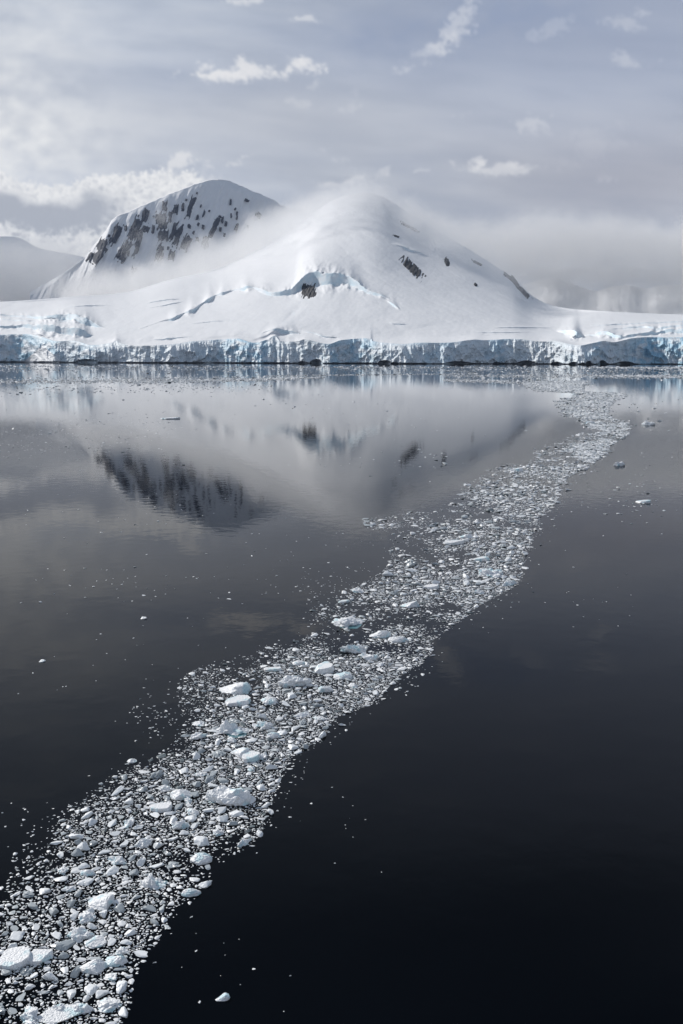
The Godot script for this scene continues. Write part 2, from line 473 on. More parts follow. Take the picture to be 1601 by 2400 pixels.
func outcrop(path: Array, w: float, depth: Callable, rise: float, parent: Node, mt: Material) -> void:
	var length := 0.0
	for i in range(1, path.size()):
		length += Vector2(path[i][0] - path[i - 1][0], path[i][1] - path[i - 1][1]).length()
	length = maxf(length, w)
	var ns := clampi(int(length * 1.1) + 5, 6, 90)
	var nt := clampi(int(w * 1.4) + 5, 6, 40)
	var v := PackedVector3Array()
	v.resize(ns * nt)
	for i in ns:
		var f := lerpf(-0.12, 1.12, float(i) / (ns - 1)) * (path.size() - 1)
		var k := clampi(int(floor(f)), 0, path.size() - 2)
		var a := Vector2(path[k][0], path[k][1])
		var b := Vector2(path[k + 1][0], path[k + 1][1])
		var c := a.lerp(b, f - k)
		var across := (b - a).orthogonal().normalized()
		if across.x < 0:
			across = -across
		var e := clampf(f / (path.size() - 1), 0.0, 1.0)
		for j in nt:
			var t := 2.0 * j / (nt - 1) - 1.0
			var p := c + across * t * w * 0.68
			var body := (1.0 - t * t) * (1.0 - pow(absf(2.0 * e - 1.0), 4.0)) - 0.30
			if i == 0 or i == ns - 1:
				body = -0.6
			var fall := p.x + 0.42 * p.y
			var n := 1.4 * noise_b.get_noise_2d(fall * 13.0, p.y * 4.0) + 1.1 * noise_r.get_noise_2d(fall * 9.0 + 60.0, p.y * 2.5) - 0.1
			v[i * nt + j] = at_dist(p.x, p.y, float(depth.call(p.x, p.y)) - rise * (body + n * 0.55))
	put("rock_outcrop", grid_mesh(v, nt, ns, PackedColorArray(), true), mt, parent)

# rock ribs of the far peak: width, then the points of each rib (in a frame of 1568 pixels over 520 photograph pixels)
var RIBS := [
	[44, [200, 488], [175, 530], [150, 575]], [40, [190, 550], [155, 600], [115, 650]], [26, [110, 575], [80, 640]], [44, [305, 385], [275, 450], [245, 520]], [46, [445, 340], [400, 440], [375, 490]], [50, [380, 500], [330, 570], [300, 635]],
	[38, [490, 272], [480, 365]], [42, [490, 390], [470, 435]], [26, [455, 410], [440, 500], [408, 600]], [26, [622, 212], [620, 290]], [58, [595, 295], [600, 360], [610, 420]], [50, [612, 420], [605, 495]], [38, [592, 520], [590, 580], [575, 645]],
	[24, [702, 240], [695, 305]], [20, [662, 285], [655, 360]], [26, [832, 185], [805, 250], [782, 330]], [18, [755, 225], [745, 280]], [30, [738, 390], [715, 460], [690, 530]], [22, [705, 360], [685, 430], [660, 490]],
	[46, [795, 460], [775, 510], [748, 560]], [32, [680, 565], [660, 635]], [38, [912, 460], [905, 550]], [26, [1000, 330], [975, 400], [945, 460]], [32, [412, 685], [385, 745]], [10, [1090, 200], [1086, 245]], [14, [1030, 325], [1028, 375]],
	[16, [1135, 370], [1122, 430]], [24, [1270, 300], [1300, 330]], [13, [856, 310], [850, 348]], [16, [345, 385], [343, 425]], [14, [232, 450], [228, 470]], [14, [545, 385], [535, 445]], [12, [647, 535], [645, 560]], [16, [852, 470], [850, 500]],
	[14, [372, 560], [360, 600]], [12, [828, 425], [820, 450]], [12, [1016, 400], [1012, 432]], [14, [895, 385], [890, 412]], [16, [862, 365], [850, 390]], [18, [798, 380], [792, 408]], [12, [1058, 360], [1052, 392]], [11, [1092, 300], [1090, 335]],
	[11, [1122, 262], [1118, 280]], [12, [1045, 440], [1042, 470]], [10, [905, 280], [890, 330]], [9, [880, 240], [875, 262]], [14, [1190, 205], [1220, 218]], [9, [938, 278], [934, 290]], [10, [1135, 285], [1130, 345]], [14, [1215, 385], [1205, 405]], [8, [850, 150], [848, 165]], [11, [775, 200], [770, 215]], [12, [545, 318], [540, 330]],
]

func build_far_range(called: String, ridge: Array, dist: float, foot: float, slope: float, sd: float) -> MeshInstance3D:
	var nu := 260
	var nv := 60
	var back := 5
	var v := PackedVector3Array()
	v.resize(nu * (nv + back))
	var x0: float = ridge[0][0]
	var x1: float = ridge[ridge.size() - 1][0]
	for i in nu:
		var px := lerpf(x0, x1, float(i) / (nu - 1))
		var top := smooth_lin(ridge, px) + 1.0 * noise_b.get_noise_1d(px * 5.0 + sd)
		for j in nv:
			var y := lerpf(foot, top, float(j) / (nv - 1))
			var below := y - top
			var d := dist - slope * below - smoothstep(0.0, 20.0, below) * (40.0 * noise_b.get_noise_2d(px * 0.8 + sd, below * 1.6) + 5.0 * noise_r.get_noise_2d(px * 4.0, below * 3.0 + sd))
			v[j * nu + i] = at_dist(px, y, d)
		var last := v[(nv - 1) * nu + i]
		for j in back:
			v[(nv + j) * nu + i] = last + Vector3(0, -0.5, -1.0) * 140.0 * (j + 1.0)
	return put(called, grid_mesh(v, nu, nv + back), M.far_snow)

# ---------------------------------------------------------------- cloud lying on the hills: swarms of tiny white droplets
func mist_clump(sd: int, n: int, r: float) -> ArrayMesh:
	rng.seed = sd
	var st := PackedVector3Array()
	for i in n:
		var c := Vector3(rng.randfn(), rng.randfn(), rng.randfn()) * 0.42
		var b := Basis(Vector3(rng.randfn(), rng.randfn(), rng.randfn()).normalized(), rng.randf() * TAU)
		var q := [b * Vector3(1, 1, 1), b * Vector3(1, -1, -1), b * Vector3(-1, 1, -1), b * Vector3(-1, -1, 1)]
		for t in [[0, 1, 2], [0, 3, 1], [0, 2, 3], [1, 3, 2]]:
			for k in t:
				st.append(c + q[k] * r * 0.577)
	var s := SurfaceTool.new()
	s.begin(Mesh.PRIMITIVE_TRIANGLES)
	s.set_smooth_group(-1)
	for p in st:
		s.add_vertex(p)
	s.generate_normals()
	return s.commit()

func cloud(called: String, label: String, box: Rect2, tau: Callable, depth: Callable, size: float) -> void:
	var area := 630.0 * 1.155 * pow(0.010 * size, 2.0)
	var step := 10.0
	var put_at: Array[Transform3D] = []
	var y := box.position.y
	while y < box.end.y:
		var x := box.position.x
		while x < box.end.x:
			var t: float = tau.call(x + step * 0.5, y + step * 0.5)
			if t > 0.01:
				var dr: Vector2 = depth.call(x, y)
				var m := 0.5 * (dr.x + dr.y) / 2390.0
				var k := int(floor(t * step * step * m * m / area + rng.randf()))
				for q in k:
					put_at.append(Transform3D(turned(size), at_dist(x + rng.randf() * step, y + rng.randf() * step, rng.randf_range(dr.x, dr.y))))
			x += step
		y += step
	droplets(called, label, put_at)

func turned(size: float) -> Basis:
	return Basis.from_euler(Vector3(rng.randf() * TAU, rng.randf() * TAU, rng.randf() * TAU)).scaled(Vector3.ONE * size * rng.randf_range(0.8, 1.2))

func droplets(called: String, label: String, put_at: Array[Transform3D]) -> void:
	var mm := MultiMesh.new()
	mm.transform_format = MultiMesh.TRANSFORM_3D
	mm.mesh = clump
	mm.instance_count = put_at.size()
	for i in put_at.size():
		mm.set_instance_transform(i, put_at[i])
	var o := MultiMeshInstance3D.new()
	o.multimesh = mm
	o.material_override = M.mist
	o.name = numbered(called)
	add_child(o, true)
	tag(o, label, "cloud")
	o.set_meta("kind", "stuff")
	print(called, " ", put_at.size())

func build_clouds() -> void:
	clump = mist_clump(91, 630, 0.010)
	rng.seed = 5
	# cloud in front of the far ranges
	cloud("cloud_haze", "pale mist before the distant mountain beyond the rocky peak", Rect2(-250, 530, 520, 190), func(x, y): return 1.5 * smoothstep(535.0, 610.0, y) * (1.0 - smoothstep(120.0, 260.0, x)), func(_x, _y): return Vector2(8800.0, 9900.0), 85.0)
	cloud("cloud_haze", "grey mist before the low ridge beyond the glacier", Rect2(1180, 630, 720, 120), func(x, y): return 1.0 * smoothstep(1190.0, 1300.0, x) * (1.0 - 0.55 * smoothstep(670.0, 740.0, y)), func(_x, _y): return Vector2(5000.0, 5900.0), 44.0)
	# the streamer between the peak and the hill
	var mid := [[100, 676], [180, 668], [260, 662], [340, 646], [430, 618], [520, 584], [600, 540], [660, 508], [720, 482], [800, 460]]
	var saddle := func(x: float, y: float) -> float:
		var c := smooth_lin(mid, x)
		var n := noise_b.get_noise_2d(x * 1.2 - y * 0.8, y * 2.4)
		var up := lin([[100, 14], [300, 24], [450, 34], [600, 28], [720, 18], [800, 16]], x)
		var d := (c - y) / up + 1.5 * n
		var t := 3.4 * (1.0 - smoothstep(-0.3, 1.1, d))
		return t * smoothstep(90.0, 200.0, x) * (1.0 - smoothstep(740.0, 800.0, x)) * (1.0 - smoothstep(680.0, 715.0, y))
	cloud("cloud_bank", "white cloud streaming along the saddle below the rocky mountain", Rect2(90, 430, 720, 290), saddle, func(x, _y): return Vector2(5000.0, 6400.0), 62.0)
	var cap := func(x: float, y: float) -> float:
		var n := noise_b.get_noise_2d(x * 1.4, y * 2.0 + 80.0)
		var s := smooth_lin(SKYLINE, x)
		var d := y - s
		var t := 2.4 * exp(-pow((d - 4.0) / (34.0 if d > 4.0 else 20.0), 2.0)) * (0.8 + 1.5 * n)
		return maxf(0.0, t) * smoothstep(560.0, 780.0, x) * (1.0 - smoothstep(980.0, 1100.0, x))
	cloud("cloud_cap", "thin cloud cap drifting over the rounded summit of the snow hill", Rect2(420, 410, 690, 290), cap, func(_x, _y): return Vector2(4350.0, 5200.0), 55.0)
	var bank_top := [[900, 470], [950, 488], [1010, 508], [1080, 524], [1150, 522], [1210, 512], [1260, 500], [1300, 496], [1350, 506], [1420, 512], [1500, 520], [1560, 524], [1700, 522], [1900, 530]]
	var right := func(x: float, y: float) -> float:
		var n := noise_b.get_noise_2d(x * 1.1, y * 1.6 + 300.0)
		var n2 := noise_b.get_noise_2d(x * 3.0, y * 3.0)
		var d := y - smooth_lin(bank_top, x) + 16.0 * n + 9.0 * n2
		var t := 2.6 * smoothstep(-6.0, 40.0, d) * (1.0 - smoothstep(590.0, 690.0, y + 30.0 * n))
		return t * smoothstep(880.0, 1010.0, x)
	cloud("cloud_bank", "grey cloud bank lying behind the shaded side of the snow hill", Rect2(880, 460, 900, 250), right, func(_x, _y): return Vector2(5200.0, 6700.0), 66.0)
	var veil := func(x: float, y: float) -> float:
		var n := noise_b.get_noise_2d(x * 1.3 + 200.0, y * 1.5)
		var s := smooth_lin(SKYLINE, x)
		var d := y - s
		return maxf(0.0, 1.8 * exp(-pow((d - 2.0) / 28.0, 2.0)) * (0.8 + 1.2 * n)) * smoothstep(900.0, 1000.0, x) * (1.0 - smoothstep(1190.0, 1260.0, x))
	cloud("cloud_veil", "ragged cloud edge spilling over the dark rock rib of the snow hill", Rect2(900, 460, 370, 260), veil, func(x, _y): return Vector2(3700.0, 4700.0), 50.0)
	var wisps := func(x: float, y: float) -> float:
		var t := 0.0
		for q in [[335, 560, 26, 16, 0.9], [378, 515, 16, 26, 0.8], [385, 570, 14, 10, 0.8], [430, 585, 40, 14, 0.9], [300, 590, 30, 14, 0.6], [260, 640, 60, 16, 0.8], [150, 640, 60, 20, 0.7]]:
			t += q[4] * exp(-pow((x - q[0]) / q[2], 2.0) - pow((y - q[1]) / q[3], 2.0))
		return t * clampf(0.45 + 1.6 * noise_b.get_noise_2d(x * 2.2, y * 2.8), 0.0, 1.5)
	cloud("cloud_wisp", "faint cloud wisps in front of the rock ribs of the far mountain", Rect2(90, 440, 420, 230), wisps, func(_x, _y): return Vector2(6700.0, 7300.0), 60.0)

# ---------------------------------------------------------------- water
func build_water() -> void:
	var nu := 2
	var v := PackedVector3Array([Vector3(-15000, 0, 1500), Vector3(15000, 0, 1500), Vector3(-15000, 0, -15000), Vector3(15000, 0, -15000)])
	var o := put("sea_water", grid_mesh(v, nu, 2), M.water)
	setting(o, "still black sea water mirroring the mountains and the clouds", "water")

# ---------------------------------------------------------------- ice
func ico(sub: int) -> Array:
	var t := (1.0 + sqrt(5.0)) / 2.0
	var v := [Vector3(-1, t, 0), Vector3(1, t, 0), Vector3(-1, -t, 0), Vector3(1, -t, 0), Vector3(0, -1, t), Vector3(0, 1, t), Vector3(0, -1, -t), Vector3(0, 1, -t), Vector3(t, 0, -1), Vector3(t, 0, 1), Vector3(-t, 0, -1), Vector3(-t, 0, 1)]
	for i in v.size():
		v[i] = v[i].normalized()
	var f := [[0, 11, 5], [0, 5, 1], [0, 1, 7], [0, 7, 10], [0, 10, 11], [1, 5, 9], [5, 11, 4], [11, 10, 2], [10, 7, 6], [7, 1, 8], [3, 9, 4], [3, 4, 2], [3, 2, 6], [3, 6, 8], [3, 8, 9], [4, 9, 5], [2, 4, 11], [6, 2, 10], [8, 6, 7], [9, 8, 1]]
	for s in sub:
		var mids := {}
		var g := []
		for q in f:
			var m := []
			for k in 3:
				var a: int = q[k]
				var b: int = q[(k + 1) % 3]
				var key := Vector2i(mini(a, b), maxi(a, b))
				if not mids.has(key):
					mids[key] = v.size()
					v.append(((v[a] + v[b]) * 0.5).normalized())
				m.append(mids[key])
			g.append([q[0], m[0], m[2]])
			g.append([q[1], m[1], m[0]])
			g.append([q[2], m[2], m[1]])
			g.append(m)
		f = g
	return [v, f]

# an irregular lump broken along flat planes; kind: chunk, slab, lumpy, wedge, dome, towers, saddle
func ice_shape(kind: String, sd: int, sub: int) -> ArrayMesh:
	rng.seed = sd * 7919 + 13
	var base := ico(sub)
	var planes := []
	var count: int = {"chunk": 9, "slab": 10, "lumpy": 6, "wedge": 8, "dome": 3, "towers": 7, "saddle": 6}[kind] + (6 if sub < 3 else 0)
	for i in count:
		var n := Vector3(rng.randfn(), rng.randfn() * 0.9, rng.randfn()).normalized()
		planes.append([n, rng.randf_range(0.38, 0.78) if sub < 3 else rng.randf_range(0.6, 0.98)])
	var sx := rng.randf_range(0.92, 1.08)
	var sz := rng.randf_range(0.6, 0.95)
	var off := Vector3(rng.randf(), rng.randf(), rng.randf()) * 900.0
	var lump: float = {"chunk": 0.10, "slab": 0.09, "lumpy": 0.42, "wedge": 0.12, "dome": 0.10, "towers": 0.45, "saddle": 0.22}[kind]
	var verts: Array = base[0]
	var out := PackedVector3Array()
	for v in verts:
		var r := 1.0
		for p in planes:
			var d: float = v.dot(p[0])
			if d > 0.15:
				r = minf(r, float(p[1]) / d)
		r *= 1.0 + lump * 1.5 * noise_b.get_noise_3dv(v * 90.0 + off) + lump * 0.75 * noise_b.get_noise_3dv(v * 260.0 + off)
		var q: Vector3 = v * r
		match kind:
			"slab":
				q.y = clampf(q.y, -0.3, 0.34) * 0.8 + 0.1 * q.x
			"wedge":
				q.y *= 0.55 + 0.42 * q.x
				q.y += 0.05
			"dome":
				q.y *= 0.6
			"saddle":
				q.y *= 0.45 + 0.5 * q.x * q.x + 0.1 * q.x
			"towers":
				q.y *= 0.55 + 0.5 * maxf(0.0, noise_b.get_noise_2d(q.x * 70.0 + off.x, q.z * 70.0) * 2.0)
				if q.x > -0.55 and q.x < -0.25 and q.y > 0.2:
					q.y += 0.28
			"lumpy":
				q.y *= 0.72
		q.x *= sx
		q.z *= sz
		out.append(q)
	var s := SurfaceTool.new()
	s.begin(Mesh.PRIMITIVE_TRIANGLES)
	s.set_smooth_group(-1)
	var snowy := Color(0.89, 0.90, 0.91)
	var clear := Color(0.60, 0.78, 0.83)
	for f in base[1]:
		for k in [0, 2, 1]:
			var q: Vector3 = out[f[k]]
			if sub > 2:
				s.set_color(snowy.lerp(clear, smoothstep(0.06, 0.36, noise_b.get_noise_3dv(q * 70.0 + off * 2.0))))
			s.add_vertex(q)
	s.generate_normals()
	return s.commit()

# x, y of the water's edge below it, width, height above water (photograph pixels), kind, name, label
var BIG := [
	[533, 1893, 112, 58, "saddle", "ice_growler", "large bluish ice growler with a scooped top and raised end"],
	[541, 1727, 92, 50, "towers", "ice_growler", "knobbly ice growler with a square block standing on one end"],
	[620, 1712, 50, 26, "lumpy", "ice_chunk", "rounded crumbly ice chunk beside the knobbly growler with the block"],
	[640, 1733, 36, 22, "chunk", "ice_chunk", "small blocky ice chunk behind the crumbly rounded one"],
	[548, 1628, 76, 34, "wedge", "ice_floe", "pointed tilted ice slab at the open-water edge of the band"],
	[556, 1656, 62, 24, "slab", "ice_floe", "smooth flat-topped ice block next to the pointed tilted slab"],
	[690, 1612, 84, 36, "lumpy", "ice_growler", "broad rough ice growler heaped like rubble amid the band"],
	[632, 1652, 42, 21, "dome", "ice_chunk", "smooth grey dome-shaped ice chunk below the rubble growler"],
	[762, 1625, 40, 32, "chunk", "ice_chunk", "two-faced upright ice chunk right of the rubble growler"],
	[813, 1470, 90, 28, "lumpy", "ice_growler", "long low white ice growler with a ragged crest"],
	[892, 1497, 52, 36, "wedge", "ice_chunk", "slanting ice chunk with one high shoulder near the long low growler"],
	[934, 1508, 50, 18, "dome", "ice_chunk", "low pale ice hump behind the slanting chunk"],
	[963, 1426, 46, 20, "wedge", "ice_chunk", "smooth sloping ice wedge at the head of the growlers"],
	[832, 1534, 68, 30, "lumpy", "ice_growler", "uneven turquoise-based ice growler with small knobs"],
	[866, 1549, 44, 22, "saddle", "ice_chunk", "dished ice chunk with a curled rim touching the turquoise growler"],
	[762, 1578, 54, 30, "slab", "ice_floe", "steep-faced ice slab with a broken upper corner"],
	[800, 1592, 46, 18, "wedge", "ice_chunk", "flat triangular ice chunk next to the steep-faced slab"],
	[1065, 1279, 50, 14, "slab", "ice_floe", "long flat ice slab far out at the thin edge of the band"],
	[1128, 1318, 40, 14, "slab", "ice_floe", "low tabular ice slab in the narrowing part of the band"],
	[1152, 1354, 64, 24, "lumpy", "ice_growler", "turquoise ice growler with two pale humps in the narrowing band"],
	[1092, 1264, 34, 13, "wedge", "ice_chunk", "small tent-shaped ice chunk behind the long flat slab"],
	[562, 1775, 52, 34, "wedge", "ice_chunk", "leaning ice chunk propped against a smooth barrel-shaped one"],
	[582, 1786, 46, 24, "slab", "ice_chunk", "smooth barrel-shaped ice chunk in front of the leaning one"],
	[423, 1876, 52, 28, "chunk", "ice_chunk", "white broken ice block left of the scooped growler"],
	[376, 1906, 56, 22, "slab", "ice_floe", "thin white ice slab with a notched edge"],
	[420, 1948, 50, 30, "lumpy", "ice_chunk", "grainy ice chunk packed with crushed snow"],
	[470, 2026, 50, 32, "dome", "ice_chunk", "rounded boulder-like ice chunk near the sharp edge of the band"],
	[358, 2082, 62, 34, "towers", "ice_chunk", "split ice chunk with two knobbly halves"],
	[235, 2130, 56, 44, "wedge", "ice_floe", "long tilted ice slab with smooth grooved side"],
	[183, 2208, 64, 42, "lumpy", "ice_chunk", "crumbling heap-shaped ice chunk with grainy sides"],
	[222, 2220, 48, 20, "chunk", "ice_chunk", "angular flat-sided ice chunk beside the crumbling heap"],
	[22, 2270, 74, 34, "slab", "ice_floe", "broad smooth ice slab cut off by the picture's edge"],
	[83, 2260, 64, 26, "slab", "ice_floe", "long low ice slab next to the broad smooth one"],
	[214, 2284, 58, 42, "wedge", "ice_floe", "long grooved ice wedge pointing away from the crumbling heap"],
	[266, 2266, 50, 30, "wedge", "ice_chunk", "smooth sharp-ended ice chunk beside the grooved wedge"],
	[125, 2405, 112, 30, "slab", "ice_floe", "wide flat ice slab with rounded ends, largest in the fine rubble"],
	[134, 2374, 36, 28, "lumpy", "ice_chunk", "crumbly ice chunk resting by the wide flat slab"],
	[187, 2378, 44, 24, "chunk", "ice_chunk", "shard-like ice chunk by the rounded end of the wide slab"],
	[520, 2349, 32, 26, "wedge", "ice_chunk", "single ice chunk floating alone on black water"],
	[446, 2104, 44, 26, "dome", "ice_chunk", "smooth egg-shaped ice chunk at the sharp edge of the band"],
	[201, 2054, 34, 24, "chunk", "ice_chunk", "upright ice shard with a clean white face"],
	[637, 1576, 44, 13, "slab", "ice_floe", "narrow ice raft at the open-water edge beyond the pointed slab"],
	[308, 1790, 24, 11, "chunk", "ice_chunk", "lone small ice chunk off the frayed edge of the band"],
	[1523, 998, 34, 15, "towers", "ice_growler", "small pale blue growler with a peak, alone on open water"],
	[1455, 1094, 32, 14, "lumpy", "ice_growler", "small two-humped growler alone on open water"],
	[1510, 1181, 33, 9, "slab", "ice_floe", "flat white ice pan alone on open water"],
	[398, 984, 46, 5, "slab", "ice_floe", "thin drifting strip of ice before the mountain's reflection"],
	[1215, 1107, 32, 11, "slab", "ice_floe", "low white ice slab where the band widens far out"],
	[1384, 995, 22, 8, "lumpy", "ice_chunk", "white ice lump in the bend of the far band"],
	[336, 1453, 15, 7, "chunk", "ice_chunk", "tiny white ice bit alone on the dark reflection"],
	[98, 1553, 15, 6, "chunk", "ice_chunk", "tiny flat ice bit alone on smooth grey water"],
	[806, 1415, 28, 9, "slab", "ice_floe", "small thin ice raft above the long low growler"],
	[1010, 1382, 40, 12, "slab", "ice_floe", "low ice slab in a tight pack of rubble above the sloping wedge"],
	[700, 1560, 30, 12, "chunk", "ice_chunk", "small ice chunk between the narrow raft and the steep-faced slab"],
]
var BESIDE := ["scooped growler", "knobbly growler with a block", "rounded crumbly chunk", "small chunk behind the crumbly one", "pointed tilted slab", "smooth flat-topped block", "rubble-like growler", "smooth grey dome", "two-faced upright chunk", "long low ragged growler", "slanting chunk with a high shoulder", "low pale hump", "smooth sloping wedge", "turquoise-based growler with knobs", "dished chunk with a curled rim", "steep-faced slab", "flat triangular chunk", "long flat slab far out", "low tabular slab", "turquoise growler with two humps", "tent-shaped chunk", "leaning chunk", "smooth barrel-shaped chunk", "white broken block", "thin notched slab", "grainy chunk", "rounded boulder-like chunk", "split knobbly chunk", "long tilted slab", "crumbling heap-shaped chunk", "angular flat-sided chunk", "broad smooth slab", "long low slab", "grooved ice wedge", "smooth sharp-ended chunk", "wide flat slab with rounded ends", "crumbly chunk by the wide slab", "shard by the wide slab", "chunk alone on black water", "egg-shaped chunk", "upright shard", "narrow raft", "lone chunk off the frayed edge", "pale blue peaked growler", "two-humped growler on open water", "flat pan on open water", "thin drifting strip", "low slab where the band widens", "lump in the far bend", "tiny bit on the dark reflection", "tiny bit on grey water", "small thin raft", "low slab in tight rubble", "chunk between raft and slab"]
const SNOWY := Color(0.85, 0.865, 0.875)
const WET := Color(0.50, 0.54, 0.56)
const CLEAR := Color(0.17, 0.20, 0.21)
var clump: ArrayMesh
var taken := {}                       # where large pieces lie, to keep the rubble clear of them

func mark(p: Vector3, r: float) -> void:          # later pieces are never larger, so 2 r reaches all that could touch
	for i in range(floori((p.x - 2.0 * r) / 0.4), floori((p.x + 2.0 * r) / 0.4) + 1):
		for j in range(floori((p.z - 2.0 * r) / 0.4), floori((p.z + 2.0 * r) / 0.4) + 1):
			var q := Vector2i(i, j)
			if not taken.has(q):
				taken[q] = PackedVector3Array()
			taken[q].append(Vector3(p.x, p.z, r))

func is_free(p: Vector3, r: float, slack: float) -> bool:
	var k := Vector2i(floori(p.x / 0.4), floori(p.z / 0.4))
	if not taken.has(k):
		return true
	for q: Vector3 in taken[k]:
		var dx := p.x - q.x
		var dz := p.z - q.y
		var m := (r + q.z) * slack
		if dx * dx + dz * dz < m * m:
			return false
	return true

func place_big() -> void:
	var sd := 100
	for b in BIG:
		sd += 1
		var p := on_water(b[0], b[1] - 2.0)
		var dist := p.distance_to(EYE)
		var w: float = b[2] * dist / F * 0.5
		var el := asin(EYE.y / dist)
		var m := ice_shape(b[4], sd, 4 if b[2] > 30 else 3)
		var box := m.get_aabb()
		# height in the picture is part upright height, part the depth of its top
		var deep: float = w * 0.75
		var up: float = maxf(0.12 * w, (b[3] * dist / F - deep * sin(el) * 1.1) / cos(el))
		up = minf(up * 0.85, w * 0.62)
		var o := put(b[5], m, M.ice)
		var ys := up / maxf(0.05, box.end.y)
		o.scale = Vector3(w / (box.size.x * 0.5), ys, w / (box.size.x * 0.5))
		rng.seed = sd
		o.position = p + Vector3(0, 0, -deep * 0.75) - Vector3(0, 0.04 * up, 0)
		o.rotation.y = rng.randf_range(-0.25, 0.25)
		tag(o, b[6], "ice")
		mark(o.position, w * 0.86)
		big_at.append(o.position)
		if b[2] > 60 and b[4] in ["lumpy", "towers", "saddle", "wedge"]:
			# the ledge of clear ice awash round its foot
			var g := MeshInstance3D.new()
			g.mesh = shapes_low[sd % shapes_low.size()]
			g.material_override = M.foot
			g.name = "ice_foot"
			o.add_child(g, true)
			g.position = Vector3(0.1 - 0.2 * (sd % 2), -0.012 / ys, 0.12)
			g.scale = Vector3(1.5, 0.06 / ys, 1.35)

# the drifting band: y, left edge, right edge (photograph pixels)
var BAND := [[893, 1240, 1380], [905, 1250, 1370], [918, 1275, 1366], [922, 1372, 1470], [933, 1340, 1465], [940, 1320, 1440], [955, 1324, 1428], [972, 1330, 1425], [982, 1360, 1440], [990, 1369, 1467], [1005, 1393, 1478], [1020, 1370, 1475], [1035, 1324, 1449], [1050, 1279, 1430], [1072, 1275, 1420], [1085, 1230, 1390], [1100, 1180, 1375],
	[1115, 1150, 1345], [1130, 1120, 1328], [1150, 1115, 1315], [1167, 1110, 1310], [1190, 1060, 1295], [1205, 960, 1275], [1218, 900, 1265], [1235, 910, 1262], [1255, 935, 1258], [1280, 955, 1245], [1310, 960, 1230], [1340, 940, 1225], [1365, 900, 1218], [1390, 850, 1195], [1410, 790, 1150], [1430, 740, 1110], [1450, 705, 1085], [1475, 680, 1050],
	[1500, 650, 1008], [1530, 620, 1005], [1560, 535, 985], [1590, 490, 945], [1620, 475, 920], [1645, 480, 890], [1685, 480, 795], [1735, 460, 760], [1776, 400, 700], [1800, 350, 685], [1838, 290, 664], [1889, 220, 635], [1920, 140, 620], [1950, 80, 605], [1980, 80, 585], [2000, 90, 545], [2042, 90, 490], [2093, 70, 465], [2144, 10, 410],
	[2205, -60, 370], [2246, -80, 335], [2297, -100, 308], [2350, -120, 306], [2400, -140, 290], [2480, -200, 240]]
var big_at: Array[Vector3] = []
var shapes_mid := []
var shapes_low := []

